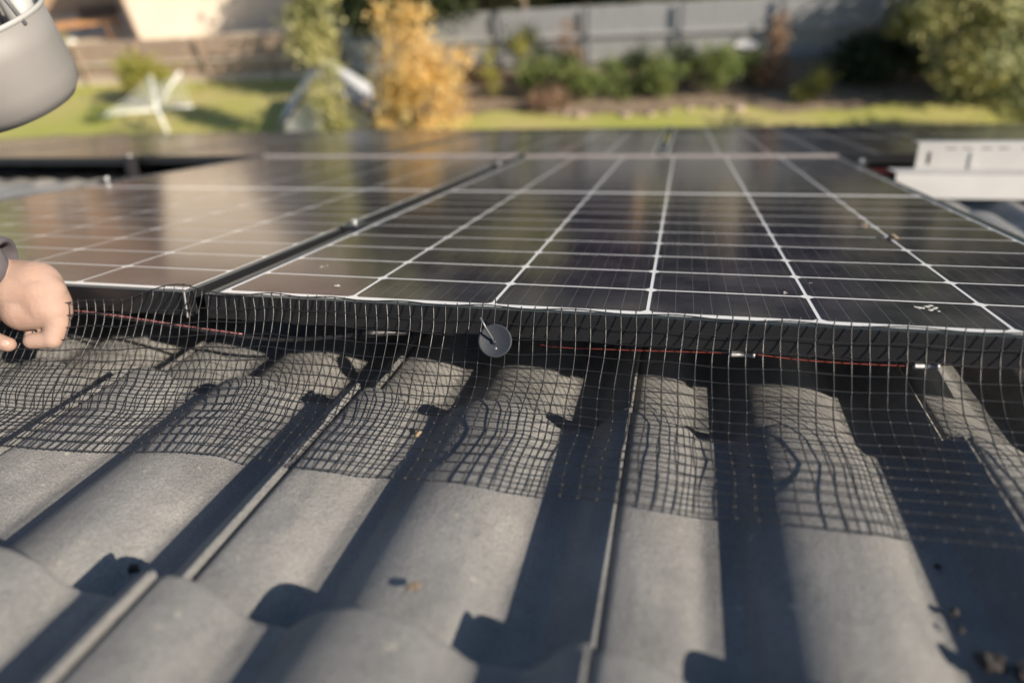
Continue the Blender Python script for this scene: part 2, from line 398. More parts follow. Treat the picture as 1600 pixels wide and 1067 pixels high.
for x, lab, dy in [(.4845, 'back row solar panel right of the dark gap, straight behind the front middle one', 0),
               (1.545, 'back row solar panel directly behind the white metal tray', 0),
               (2.6055, 'back row solar panel running out of the picture on the right', .02),
               (-.576, 'back row solar panel left of the dark gap, below the green shrubs', 0),
               (-1.6365, 'back row solar panel mirroring the golden tree, left of centre', -.03),
               (-2.697, 'back row solar panel in front of the clothes line', -.09),
               (-3.7575, 'back row solar panel below the grey bucket at far left', -.15)]:
    panel(x, R2Y+dy, lab, False, dz=.002)
def clamp(x, y, label, wd=.016):
    t = thing('panel_clamp', label, 'clamp', ROOF @ T(x, y, 0), 'clamps holding the solar panels down')
    MB().box(-wd, wd, -.025, .025, .001, .0045).build('clamp_plate', M_black, t)
    MB().lathe([(0, .013), (.0052, .013), (.006, .012), (.006, .0045)], 6).build('bolt', M_alu, t)
    MB().box(-.009, .009, -.024, .024, -.090, .001).build('clamp_body', M_black, t)
clamp(-.0113, .42, 'metal clamp between the two front panels, nearer the camera')
clamp(-.0113, 1.42, 'metal clamp between the two front panels, at their far end')
clamp(1.049, 1.50, 'pale clamp at the far right corner of the middle front panel')
clamp(.4735, 3.50, 'clamp at the far end of the dark gap between the middle back panels')
clamp(.4735, 1.86, 'clamp in the dark gap between the two middle back panels')
clamp(-1.072, .98, 'clamp on the far left edge of the left front panel', .012)
clamp(-1.6475, 1.70, 'clamp standing in the shaded strip left of the front panels')

# rails under the panels
M_rail = mat('rail', (.10, .10, .105), .45, metal=.6)
for y, lab in ((.38, 'dark mounting rail running under the near half of the front panels'), (1.40, 'dark mounting rail running under the far half of the front panels')):
    tag(MB().box(-1.10, 1.075, -.02, .02, -.072, -.031).build('mounting_rail', M_rail, M=ROOF @ T(0, y, 0)), lab, 'rail')

# ------------------------------------------------------------------ bird netting
PITCH = .0155; NROW = 16
def lerp(a, b, t): return a+(b-a)*t
def smooth(a, b, x): t = max(0, min(1, (x-a)/(b-a))); return t*t*(3-2*t)
PROF = [(0, -.003, .004), (.022, -.010, -.0175), (.046, -.022, -.038), (.078, -.043, -.0625), (.115, -.072, -.0790), (.155, -.109, -.0870), (.20, -.153, -.0885), (.25, -.2020, -.0910)]
PROFL = [(0, -.040, -.009), (.022, -.047, -.0295), (.046, -.058, -.050), (.078, -.078, -.0710), (.115, -.109, -.0835), (.155, -.147, -.0880), (.20, -.190, -.0890), (.25, -.238, -.0910)]
def prof(P, s):
    for i in range(len(P)-1):
        if s <= P[i+1][0] or i == len(P)-2:
            t = (s-P[i][0])/(P[i+1][0]-P[i][0]); return lerp(P[i][1], P[i+1][1], t), lerp(P[i][2], P[i+1][2], t)
_tab = []; _x = .62
for _i in range(0, 200):                       # the strands crowd together towards the pulled left end
    _u = .62-_i*.01; _tab.append(_x); _x -= .01*lerp(.70, 1.0, smooth(-.15, .62, _u-.005))
def squeeze(u):
    if u >= .62: return u
    q = (.62-u)/.01; i = min(198, int(q)); return lerp(_tab[i], _tab[i+1], q-i)
def net_pt(u, s):
    y1, z1 = prof(PROF, s); y2, z2 = prof(PROFL, s)
    k = 1-smooth(-.22, .10, squeeze(u))
    y = lerp(y1, y2, k); z = lerp(z1, z2, k)
    f = s/.25
    ux = squeeze(u)
    kk = 1-smooth(-.15, .50, ux)
    k = 1-smooth(-.22, .10, ux)
    sh = kk*(.075*f-.055*math.sin(math.pi*min(1, s/.17))*f**.5*(.35+.65*k))
    amp = smooth(.04, .14, s)
    lf = .22
    z += .0035*smooth(.08, .16, s)+amp*lf*(.0030*math.sin(u*23+1.0)+.0022*math.sin(u*47+s*30+2)+.0020*math.sin(u*11-s*22))
    y += (.0015+.0015*f)*math.sin(u*17+.6)+.0006*math.sin(u*39+s*20)
    z += (1-f)*.0012*math.sin(u*60) - .003*math.exp(-((u-.37)/.03)**2-((s-.045)/.03)**2)
    # lifts where it rides over the crests of the rolls
    nv = noise.noise(Vector((u*14, s*14, 3.1)))
    x = ux+sh+.0012*math.sin(s*60+u*25)+.0009*nv
    z += amp*.0018*nv
    # loop of the top strands where the net jumps the gap between panels
    z += .010*math.exp(-((ux+.035)/.04)**2)*(1-smooth(0, .012, s)); y += .022*math.exp(-((ux+.035)/.04)**2)*(1-smooth(0, .02, s))
    zt = CREST+.0095+.0015*nv
    if z < zt: z = zt+.1*(z-zt)
    return Vector((x, y, z))
def net():
    mb = MB(); u0, u1 = -.98, 1.32; nc = int((u1-u0)/PITCH); w = .00068
    for i in range(nc+1):
        u = u0+i*PITCH; ext = random.uniform(.002, .008) if u > .30 else random.uniform(-.001, .003)
        pts = []
        for j in range(NROW*3+1):
            pts.append(net_pt(u, j/3*PITCH))
        if ext > 0: pts.insert(0, pts[0]+Vector((random.uniform(-.001, .001), .0006, ext)))
        mb.tube(pts, w, 4)
    for j in range(NROW+1):
        pts = [net_pt(u0+i*PITCH/3, j*PITCH)+Vector((0, 0, .0006)) for i in range(nc*3+1)]
        mb.tube(pts, w, 4)
    for i in range(nc+1):
        for j in range(NROW+1):
            mb.ball(net_pt(u0+i*PITCH, j*PITCH)+Vector((0, 0, .0003)), .00125, nu=5, nv=3)
    o = mb.build('bird_netting', M_wire, M=ROOF, smooth=True)
    tag(o, 'black square wire mesh skirt draped from the panel edge over the tiles', 'netting')
net()

# clip: round washer with a bent pin, holding the net
def clip():
    c = Vector((.3700, -.0385, -.0205))
    nrm = (CAMP-c).normalized()*.75+Vector((.05, -.6, .35))*.45
    q = nrm.normalized().to_track_quat('Z', 'Y').to_matrix().to_4x4()
    t = thing('netting_clip', 'round black washer clip with a thin pin holding the mesh to the panel', 'clip', ROOF @ T(*c) @ q)
    MB().lathe([(0, .0012), (.0145, .0012), (.0158, .0018), (.0168, .0017), (.0174, .0010), (.0174, -.0006), (0, -.0006)], 40).build('washer', M_blackb, t, smooth=True)
    MB().lathe([(0, .0042), (.0016, .0042), (.0026, .0030), (.0030, .0012)], 14, T(-.001, -.001, 0)).build('hub', M_blackb, t, smooth=True)
    MB().tube([(-.001, -.001, .002), (-.0035, .004, .0065), (-.0085, .0125, .012), (-.0135, .0225, .0165)], [.0013, .0011, .0010, .0011], 8).build('pin', M_steelp, t, smooth=True)
    MB().ball((.0005, -.0078, .0010), (.0017, .0017, .0006)).build('stud', M_steelp, t, smooth=True)
M_steelp = mat('grey_pin', (.16, .17, .18), .35, metal=.5)
clip()
tag(MB().tube([(-.0205, -.0065, .0035), (-.0200, -.0085, -.012), (-.0192, -.0105, -.0270)], .0011, 8).build('metal_pin', M_steel, M=ROOF), 'short bright metal pin hanging at the gap between the two front panels', 'pin')

# cables below the frame
def spline(pts, n=8):
    out = []; P = [Vector(p) for p in pts]; P = [P[0]*2-P[1]]+P+[P[-1]*2-P[-2]]
    for i in range(1, len(P)-2):
        for k in range(n):
            t = k/n; a, b, c, d = P[i-1:i+3]
            out.append(.5*((2*b)+(c-a)*t+(2*a-5*b+4*c-d)*t*t+(3*b-a-3*c+d)*t**3))
    out.append(P[-2]); return out
t = thing('panel_cable', 'black cable with a connector sagging below the left panel edge', 'cable', ROOF)
MB().tube(spline([(-.62, .02, -.036), (-.40, .014, -.034), (-.2121, .006, -.034), (-.1292, .006, -.0395), (-.0359, .006, -.0475), (.0533, .006, -.0545), (.097, .006, -.054), (.15, .008, -.0485), (.2004, .010, -.0413)]), .0026, 8).build('cable', M_black, t, smooth=True)
MB().tube([(.1950, .010, -.0420), (.2150, .011, -.0392), (.2151, .011, -.0392), (.2551, .012, -.0356)], [.0050, .0050, .0038, .0038], 10).build('connector', M_black, t, smooth=True)
t = thing('red_cable', 'thin red cable with two steel sleeves under the right part of the panel edge', 'cable', ROOF)
RC = [(.405, .012, -.0415), (.433, .006, -.0404), (.4807, .006, -.0393), (.5463, .006, -.0368), (.6058, .006, -.0346), (.6272, .006, -.0344), (.6693, .006, -.0368), (.7158, .006, -.0373), (.7704, .006, -.0358), (.7901, .006, -.0336), (.83, .01, -.031)]
MB().tube(spline(RC), .00062, 8).build('cable', M_red, t, smooth=True)
for (a, b) in (((.603, .004, -.0345), (.6265, .004, -.0342)), ((.7690, .004, -.0352), (.7905, .004, -.0335))):
    a, b = Vector(a), Vector(b)
    MB().tube([a, a+(b-a)*.12, a+(b-a)*.121, a+(b-a)*.88, a+(b-a)*.881, b], [.0031, .0031, .0027, .0027, .0031, .0031], 12).build('sleeve', M_steel, t, smooth=True)
tag(MB().tube(spline([(-.64, .02, -.030), (-.35, .008, -.0315), (-.20, .003, -.0325), (-.12, .003, -.0370), (-.04, .004, -.0440), (.04, .005, -.0500)]), .0009, 6).build('pink_wire', mat('pink_wire', (.32, .12, .12), .5), M=ROOF, smooth=True), 'thin dusky pink wire beside the hand, running along the black cable', 'wire')

# ------------------------------------------------------------------ white tray and red tool right of the middle panel
def tray():
    t = thing('metal_tray', 'folded white metal tray with slots lying on the roof behind the right panel edge', 'tray', ROOF @ T(1.212, 1.475, -.047) @ Matrix.Rotation(R_(-1), 4, 'Z') @ Matrix.Scale(1.2, 4))
    # lower slanted face, ledge, upright wall with slots
    MB().box(-.060, .95, 0, .004, -.038, .018, Matrix.Rotation(R_(-16), 4, 'X')).build('front_face', M_white, t)
    MB().box(-.060, .95, .006, .09, .0182, .0212).build('ledge', M_white, t)
    up = MB(); z0, z1 = .0214, .082
    xs = [0, .022, .030, .285, .293, .56, .568, .83, .838, .95]
    for i in range(len(xs)-1):
        if i % 2 == 0: up.box(xs[i], xs[i+1], .088, .092, z0, z1)
        else: up.box(xs[i], xs[i+1], .088, .092, z0, z0+.010).box(xs[i], xs[i+1], .088, .092, z1-.022, z1)
    up.build('slotted_wall', M_white, t)
    MB().box(0, .95, .092, .15, z1-.003, z1).build('top_flange', M_white, t)
    for x in (.06, .095, .135, .17, .22, .26, .34, .40):
        MB().box(x, x+.022, .0872, .0879, z1-.0150, z1-.0125).build('slot', M_rail, t)
    MB().box(.115, .128, .0850, .0878, z0+.001, z1-.023).build('rib', M_white, t)
tray()
t = thing('hand_tool', 'orange red handled tool lying behind the panel corner beside the white tray', 'tool', ROOF @ T(1.19, 1.655, -.040) @ Matrix.Rotation(R_(-4), 4, 'Z'))
MB().tube([(-.09, 0, 0), (-.085, 0, 0), (.03, 0, 0), (.07, 0, .002)], [.006, .010, .011, .008], 10).build('grip', mat('red_rubber', (.60, .09, .04), .5), t, smooth=True)
MB().tube([(.07, 0, .002), (.16, 0, .004)], .004, 8).build('shank', M_steel, t, smooth=True)
MB().box(-.09, .14, -.02, .02, -.035, -.0125).build('base_block', M_black, t)

# ------------------------------------------------------------------ bits on tiles and panels
def bit(name, x, y, z, r, mt, label, cat, jit=.3, sq=.7):
    if name == 'lichen_crust': sq = .22
    mb = MB(); mb.ball((0, 0, 0), (r, r*.8, r*sq), nu=8, nv=6, jit=jit)
    return tag(mb.build(name, mt, M=ROOF @ T(x, y, z) @ Matrix.Rotation(random.uniform(0, 3), 4, 'Z')), label, cat)
M_stone = mat('pebble', (.10, .09, .08), .8, col2=(.22, .19, .15), scale=90, bump=.4)
M_crumb = mat('dark_crumb', (.030, .026, .024), .9, bump=.5)
M_moss = mat('dry_moss', (.26, .20, .13), .9, col2=(.15, .12, .08), scale=120, bump=.6)
M_dropp = mat('bird_dropping', (.50, .48, .42), .8)
BITS = []  # filled from positions measured on the roof surface


# ------------------------------------------------------------------ garden: fences
def rail_fence(name, label, x0, x1, y, h, mpal, mpost, post_every, rails, pw, lean=0, side=-1):
    t = thing(name, label, 'fence', T(0, y, GZ))
    mb = MB(); x = x0; rg = random.Random(int(x1*10))
    while x < x1:
        dh = rg.uniform(-.02, .02); mb.box(x, min(x+pw-.008, x1), rg.uniform(0, .006), .022, .03, h+dh); x += pw
    mb.build('paling_row', mpal, t, kind='stuff')
    for rz in rails: MB().box(x0, x1, side*.055-.02, side*.055+.018, rz-.045, rz+.045).build('rail', mpost[0], t)
    x = x0
    while x <= x1: MB().box(x-.045, x+.045, side*.10-.03, side*.10+.02, 0, h-.01).build('post', mpost[1], t); x += post_every
M_palB = mat('brown_palings', (.32, .235, .175), .85, col2=(.44, .335, .26), scale=1.5, stretch=(9, 1, 1))
M_railB = mat('weathered_rail', (.66, .56, .45), .85, col2=(.56, .47, .38), scale=4)
M_palG = mat('grey_palings', (.30, .31, .32), .7, col2=(.36, .365, .37), scale=1.5, stretch=(9, 1, 1))
M_railG = mat('grey_rail', (.42, .42, .41), .7)
M_postG = mat('dark_grey_post', (.10, .11, .13), .7)
rail_fence('paling_fence', 'brown timber paling fence with three pale rails behind the lawn', -34, -10.6, 20.5, 1.46, M_palB, (M_railB, M_palB), 2.6, (.16, .72), .10)
MB().box(-34, -10.6, -.06, .03, -.3, .14).build('plinth_board', M_railB, bpy.data.objects['paling_fence'])
rail_fence('painted_fence', 'grey painted timber fence with a waist high rail behind the green shrubs', -10.5, 22, 20.5, 1.78, M_palG, (M_railG, M_postG), 2.7, (.28, .98), .15)

# ------------------------------------------------------------------ vegetation
def leaves(blobs, n, size, seed, flat=.5, hollow=.35, drift=.0):
    rg = random.Random(seed); mb = MB(); vols = [b[1][0]*b[1][1]*b[1][2] for b in blobs]; tot = sum(vols)
    for (c, r), v in zip(blobs, vols):
        # each blob is broken into small clumps so that gaps remain between them
        nl = max(6, int(n*v/tot)); ncl = max(3, nl//26)
        cl = []
        for _ in range(ncl):
            d = Vector((rg.gauss(0, 1), rg.gauss(0, 1), rg.gauss(0, 1))).normalized()*(rg.uniform(hollow, 1.0)**.6)
            cl.append(Vector((c[0]+d.x*r[0], c[1]+d.y*r[1], c[2]+d.z*r[2])))
        for _ in range(nl):
            q = rg.choice(cl); sp = size*2.6
            p = q+Vector((rg.gauss(0, sp), rg.gauss(0, sp), rg.gauss(0, sp*.8)))
            if p.z < .03: p.z = rg.uniform(.03, .12)
            e = Euler((rg.uniform(-1.2, 1.2), rg.uniform(-1.2, 1.2), rg.uniform(0, 6.3))).to_matrix()
            a = size*rg.uniform(.6, 1.25); b = a*rg.uniform(.45, .75)
            mb.add([p+e @ Vector((-a, 0, 0)), p+e @ Vector((0, -b, .12*a)), p+e @ Vector((a, 0, 0)), p+e @ Vector((0, b, .12*a))], [(0, 1, 2, 3)])
    return mb
def stems(mb, base, tips, r0, r1, rg, bend=.15):
    for t in tips:
        b = Vector(base); t = Vector(t); mid = b.lerp(t, .5)+Vector((rg.uniform(-bend, bend), rg.uniform(-bend, bend), 0))
        q = b.lerp(mid, .5)
        mb.tube([b, b.lerp(mid, .6), mid, mid.lerp(t, .5)+Vector((rg.uniform(-bend, bend)*.4, 0, 0)), t], [r0, r0*.8, lerp(r0, r1, .5), lerp(r0, r1, .8), r1], 6)
def plant(name, label, cat, x, y, blobs, n, size, mleaf, seed, trunk_h=.3, r0=.05, mbark=None, stemname='trunk', crown='crown', group=None, flat=None):
    t = thing(name, label, cat, T(x, y, GZ), group); rg = random.Random(seed)
    tr = MB(); base = (0, 0, 0); fork = Vector((rg.uniform(-.05, .05), 0, trunk_h))
    if trunk_h > .5: tr.tube([(0, 0, -.05), (.02, 0, trunk_h*.5), fork], [r0*1.25, r0*1.05, r0*.9], 8)
    stems(tr, fork if trunk_h > .5 else (0, 0, 0), [tuple(Vector(c)+Vector((0, 0, r[2]*.4))) for c, r in blobs], r0*.6 if trunk_h > .5 else r0*.5, r0*.12, rg)
    tr.build(stemname, mbark or M_bark, t, smooth=True)
    leaves(blobs, n, size, seed).build(crown, mleaf, t)
    return t
def ragged(cx, cy, cz, rx, ry, rz, k, seed, f=.45):
    rg = random.Random(seed); out = []
    for _ in range(k):
        d = Vector((rg.gauss(0, 1), rg.gauss(0, 1), rg.gauss(0, 1))).normalized()*rg.uniform(.25, .85)
        q = rg.uniform(f*.7, f*1.25); out.append(((cx+d.x*rx, cy+d.y*ry, max(rz*f*.6, cz+d.z*rz)), (rx*q, ry*q, rz*q)))
    return out
plant('golden_tree', 'golden leaved autumn tree glowing in the middle of the garden', 'tree', -6.1, 15.4, ragged(0, 0, 1.6, 1.45, .9, 1.6, 20, 1, .36)+[((-.3, 0, .5), (.8, .7, .45)), ((.55, .1, .35), (.8, .6, .35))], 7000, .055, M_leaf_gold, 11, .5, .06)
plant('upright_shrub', 'tall narrow olive green shrub beside the grey garden shed', 'shrub', -8.35, 14.9, [((0, 0, .9), (.36, .36, .95)), ((.1, 0, 2.2), (.42, .36, 1.0)), ((.25, 0, 3.2), (.36, .36, .8)), ((-.2, 0, 3.0), (.4, .3, .6)), ((.5, 0, 4.1), (.45, .4, .8))], 3600, .07, M_leaf_olive, 12, .3, .06, stemname='trunk')
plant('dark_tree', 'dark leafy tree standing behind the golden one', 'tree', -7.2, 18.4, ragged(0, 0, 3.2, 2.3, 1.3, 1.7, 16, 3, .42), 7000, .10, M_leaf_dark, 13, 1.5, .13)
plant('overhanging_tree', 'pale green tree whose branches hang over the fence left of the posts', 'tree', -4.6, 21.9, ragged(-.6, -.9, 3.5, 2.3, 1.8, 1.2, 13, 5, .40), 6000, .09, M_leaf_olive, 14, 2.0, .12)
plant('lime_shrub', 'yellow green shrub behind the clothes line in front of the brown fence', 'shrub', -16.6, 18.6, ragged(0, 0, .75, 1.25, .7, .75, 10, 6, .45), 3600, .075, M_leaf_lime, 15, .2, .05)
plant('small_shrub', 'little dark green bush on the lawn left of the clothes line', 'shrub', -17.6, 16.9, [((0, 0, .25), (.28, .28, .25))], 420, .05, M_leaf_mid, 16, .1, .02)
for i, (x, y, rx, rz, n, mt, lab) in enumerate([
    (-3.55, 18.1, .52, .62, 1500, M_leaf_mid, 'round green shrub furthest left in the row along the grey fence'),
    (-2.35, 17.7, .55, .58, 1500, M_leaf_mid, 'round green shrub behind the stones, right of the rusty bare bush'),
    (-1.35, 18.0, .50, .50, 1300, M_leaf_mid, 'low green shrub in the middle of the row along the fence'),
    (-.15, 18.1, .72, .66, 2000, M_leaf_mid, 'wide dark green shrub left of the dark fence post'),
    (1.35, 18.3, .78, .70, 2100, M_leaf_mid, 'dark green shrub below the dark fence post'),
    (-3.9, 19.3, .8, .95, 1500, M_leaf_dark, 'taller dark shrub close against the fence behind the leftmost round one'),
    (-.8, 18.9, .6, .55, 1300, M_leaf_dark, 'dark low shrub tucked between the middle and the wide green shrub'),
    (.55, 18.9, .6, .6, 1300, M_leaf_dark, 'dark low shrub left of the foot of the fence post shrub'),
    (-2.9, 18.7, .5, .6, 1200, M_leaf_dark, 'dark low shrub behind the two leftmost round shrubs'),
    (2.35, 18.9, .5, .45, 800, M_leaf_mid, 'small green shrub next to the birdbath')]):
    plant('garden_shrub', lab, 'shrub', x, y, ragged(0, 0, rz, rx, rx*.8, rz*.8, 7, 20+i, .55), n, .05, mt, 30+i, .1, .03, group='green shrubs along the grey fence')
plant('bare_bush', 'rusty pink twiggy bush rising between the green shrubs', 'shrub', -2.75, 19.0, [((0, 0, 1.25), (.26, .2, .7)), ((.15, 0, .6), (.3, .25, .5))], 900, .045, M_leaf_rust, 41, .2, .035, M_stem)
plant('yellow_sapling', 'thin yellow sapling left of the green shrubs', 'sapling', -4.9, 18.1, [((0, 0, 1.05), (.16, .14, .6)), ((.05, 0, .4), (.14, .12, .3))], 420, .05, M_leaf_lime, 42, .2, .02, M_stem)
plant('tall_sapling', 'thin yellow sapling leaning against the fence above the leftmost shrub', 'sapling', -4.15, 18.9, [((0, 0, 1.25), (.2, .15, .4))], 260, .05, M_leaf_lime, 43, .2, .02, M_stem)
plant('brown_bush', 'brown and yellow upright bush right of the birdbath', 'shrub', 2.75, 18.5, [((0, 0, .35), (.55, .4, .35)), ((.05, 0, 1.0), (.25, .2, .6)), ((.08, 0, 1.6), (.2, .2, .35))], 1500, .05, M_leaf_rust, 44, .2, .04, M_stem)
plant('yellow_tuft', 'small yellow green bush at the edge of the tree shade', 'shrub', 3.75, 17.6, [((0, 0, .45), (.32, .3, .32)), ((-.3, 0, .15), (.4, .3, .18))], 650, .05, M_leaf_lime, 45, .1, .02)
for i, (x, y, w_, lab) in enumerate([(-5.5, 19.4, .8, 'reddish brown ground bush between golden tree and fence'), (-3.0, 17.15, .5, 'low rusty ground bush beside the pinkish stones')]):
    plant('low_bush', lab, 'shrub', x, y, [((0, 0, .28), (w_, .4, .28))], 700, .05, M_leaf_rust, 50+i, .1, .02, M_stem)
# big trees on the right, near the house
plant('shade_tree', 'big tree with yellow green sunlit leaves over deep shade at the right edge', 'tree', 8.3, 17.3, ragged(0, 0, 2.6, 2.3, 1.7, 1.5, 18, 7, .36)+[((-2.1, -.3, 2.2), (.8, .7, .55)), ((-1.7, -.3, 1.2), (.6, .5, .5)), ((-.8, 0, .8), (1.0, .8, .6)), ((.6, -.2, .9), (1.1, .8, .7))], 13000, .085, M_leaf_olive, 60, 1.2, .17)
plant('bushy_tree', 'pale leafed bushy tree low at the right edge, above the white tray', 'tree', 7.7, 14.3, ragged(.2, 0, 1.2, 1.5, 1.0, 1.1, 14, 8, .42)+[((-1.0, 0, 2.3), (.5, .4, .7))], 7000, .075, M_leaf_pale, 61, .6, .10)
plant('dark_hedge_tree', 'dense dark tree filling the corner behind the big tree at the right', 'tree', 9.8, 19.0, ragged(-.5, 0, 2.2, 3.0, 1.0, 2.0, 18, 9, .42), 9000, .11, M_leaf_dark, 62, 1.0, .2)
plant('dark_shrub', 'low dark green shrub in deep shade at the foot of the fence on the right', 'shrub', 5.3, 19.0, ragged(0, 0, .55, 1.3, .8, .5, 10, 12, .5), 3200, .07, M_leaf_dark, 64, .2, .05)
plant('yellow_tree', 'yellow green tree top standing against the grey fence at the right', 'tree', 6.3, 18.9, ragged(0, 0, 1.7, .75, .6, .6, 8, 10, .5), 1900, .07, M_leaf_lime, 63, .8, .06)
# stones edging the bed
M_rock = mat('pink_stone', (.26, .19, .15), .85, col2=(.36, .28, .22), scale=6, bump=.5, bscale=20, dist=.02)
rg = random.Random(5)
for i in range(15):
    x = (-3.5+i*.19 if i < 9 else -.9+(i-9)*.55)+rg.uniform(-.08, .08); y = 16.85+.25*math.sin(x*1.3)+rg.uniform(-.08, .08); r = rg.uniform(.06, .15)
    mb = MB(); mb.ball((0, 0, 0), (r*1.3, r, r*.6), nu=9, nv=6, jit=.18)
    tag(mb.build('edging_stone', M_rock, M=T(x, y, GZ+r*.25) @ Matrix.Rotation(rg.uniform(0, 3), 4, 'Z'), smooth=True), 'pinkish stone in the rough line edging the garden bed', 'stone', 'stones edging the garden bed')
# birdbath
t = thing('birdbath', 'small grey birdbath standing by the fence among the shrubs', 'birdbath', T(2.05, 19.2, GZ))
M_conc = mat('pale_concrete', (.42, .42, .42), .8)
MB().lathe([(0, 0), (.17, 0), (.16, .06), (.07, .12), (.06, .7), (.09, .78)], 16).build('pedestal', M_conc, t, smooth=True)
MB().lathe([(.05, .76), (.2, .80), (.30, .90), (.31, .93), (.28, .92), (.15, .85), (0, .84)], 20).build('bowl', M_conc, t, smooth=True)

# rotary clothes line
t = thing('clothes_line', 'white folded rotary clothes line standing on the sunny lawn', 'clothes line', T(-14.1, 15.5, GZ) @ Matrix.Scale(.85, 4))
M_galv = mat('white_galvanised', (.75, .77, .74), .4)
MB().tube([(0, 0, 0), (0, 0, .55), (0, 0, 1.25)], [.05, .045, .04], 10).build('pole', M_galv, t, smooth=True)
AR = [(-1.9, -.5, 1.0), (.9, .7, 2.0), (1.75, -.4, 1.25), (-.5, .9, 1.85)]
for a in AR: MB().tube([(0, 0, 1.0), tuple(Vector((0, 0, 1.0)).lerp(Vector(a), .5)+Vector((0, 0, .04))), a], .032, 8).build('arm', M_galv, t, smooth=True)
ln = MB()
for f in (.35, .5, .65, .8, .95):
    for i in range(4):
        a = Vector((0, 0, 1.0)).lerp(Vector(AR[i]), f); b = Vector((0, 0, 1.0)).lerp(Vector(AR[(i+1) % 4]), f); mid = (a+b)/2-Vector((0, 0, .06))
        ln.tube([a, mid, b], .011, 4)
ln.build('line_wires', M_galv, t, kind='stuff')

# garden shed with a pitched roof
def shed():
    t = thing('garden_shed', 'small pale garden shed with a dark edged pitched roof behind the panels', 'shed', T(-9.2, 16.4, GZ) @ Matrix.Rotation(R_(20), 4, 'Z'))
    Mw = mat('pale_corrugated', (.50, .52, .55), .5, col2=(.42, .44, .48), scale=1, stretch=(14, 1, .2))
    Md = mat('dark_trim', (.03, .035, .045), .5)
    W, D, H, P = 1.15, 1.0, .55, 1.55
    w_ = MB(); w_.add([(-W, -D, 0), (W, -D, 0), (W, -D, H), (0, -D, P), (-W, -D, H)], [(0, 1, 2, 3, 4)])
    w_.add([(-W, D, 0), (W, D, 0), (W, D, H), (0, D, P), (-W, D, H)], [(4, 3, 2, 1, 0)])
    w_.add([(W, -D, 0), (W, D, 0), (W, D, H), (W, -D, H)], [(0, 1, 2, 3)]).add([(-W, -D, 0), (-W, D, 0), (-W, D, H), (-W, -D, H)], [(3, 2, 1, 0)])
    w_.build('wall', Mw, t)
    for s in (-1, 1):
        sl = (P-H)/W; e = 1.15
        r = MB(); r.add([(0, -D*1.08, P+.02), (0, D*1.08, P+.02), (s*W*e, D*1.08, P+.02-sl*W*e), (s*W*e, -D*1.08, P+.02-sl*W*e), (0, -D*1.08, P+.07), (0, D*1.08, P+.07), (s*W*e, D*1.08, P+.07-sl*W*e), (s*W*e, -D*1.08, P+.07-sl*W*e)], [(0, 1, 2, 3), (7, 6, 5, 4), (0, 3, 7, 4), (1, 5, 6, 2), (2, 6, 7, 3), (0, 4, 5, 1)])
        ro_ = r.build('roof', Mw, t)
        MB().tube([(0, -D*1.09, P+.03), (s*W*e, -D*1.09, P+.03-sl*W*e)], .05, 6).build('barge_board', Md, t)
    MB().box(.0, .45, -D-.02, -D-.002, .02, .95).build('door', Md, t)
shed()

tag(MB().box(-.30, .30, -.03, .03, 0, 1.75).build('leaning_board', mat('pale_board', (.52, .47, .44), .7, col2=(.40, .40, .42), scale=2), M=T(-7.25, 16.0, GZ) @ Matrix.Rotation(R_(6), 4, 'Y') @ Matrix.Rotation(R_(15), 4, 'X')), 'tall pale board standing between the upright shrub and the golden tree', 'board')

# ------------------------------------------------------------------ neighbours beyond the fences
M_cream = mat('cream_render', (.58, .50, .40), .8, col2=(.62, .54, .44), scale=.8)
M_tan = mat('tan_brick', (.40, .26, .16), .85, col2=(.48, .32, .20), scale=2)
M_terra = mat('terracotta_tiles', (.40, .22, .13), .8, col2=(.33, .19, .12), scale=2, stretch=(4, 1, 1))
M_roofg = mat('grey_roof', (.14, .14, .15), .8, col2=(.18, .175, .17), scale=2)
M_glass = mat('window_glass', (.03, .04, .05), .06, spec=.8)
M_trim = mat('white_trim', (.75, .73, .68), .5)
M_brown = mat('brown_trim', (.12, .07, .045), .6)
def neighbour(label, x, y, rot, W, D, H, P, mw, mr, wins, eave_=.5):
    t = thing('neighbour_house', label, 'house', T(x, y, GZ) @ Matrix.Rotation(R_(rot), 4, 'Z'))
    MB().box(0, W, 0, D, -.2, H).build('wall', mw, t)
    e = eave_; r = MB(); cx0, cx1 = min(D/2, W/2-.1), max(W-D/2, W/2+.1)
    r.add([(-e, -e, H-.05), (W+e, -e, H-.05), (W+e, D+e, H-.05), (-e, D+e, H-.05), (cx0, D/2, H+P), (cx1, D/2, H+P)], [(0, 1, 5, 4), (1, 2, 5), (2, 3, 4, 5), (3, 0, 4), (3, 2, 1, 0)])
    r.build('roof', mr, t)
    MB().box(-e-.08, W+e+.08, -e-.10, -e+.0, H-.16, H-.03).build('gutter', M_trim, t)
    for (a, b, c, d) in wins:
        f = MB(); f.box(a, a+.06, -.05, .02, c, d).box(b-.06, b, -.05, .02, c, d).box(a+.06, b-.06, -.05, .02, c, c+.06).box(a+.06, b-.06, -.05, .02, d-.06, d).box((a+b)/2-.03, (a+b)/2+.03, -.05, .02, c+.06, d-.06)
        fo = f.build('window', M_trim, t); MB().box(a+.06, b-.06, -.012, -.004, c+.06, d-.06).build('pane', M_glass, fo)
    return t
h1 = neighbour('cream rendered neighbour house behind the brown paling fence', -22.6, 25.6, 22, 10.2, 9, 5.4, 2.2, M_cream, M_terra, [])
MB().tube([(-.05, -.08, 0), (-.05, -.08, 5.3)], .07, 8).build('downpipe', M_brown, h1)
MB().box(8.6, 9.2, -.12, -.002, 0, 5.2).build('pillar', M_tan, h1)
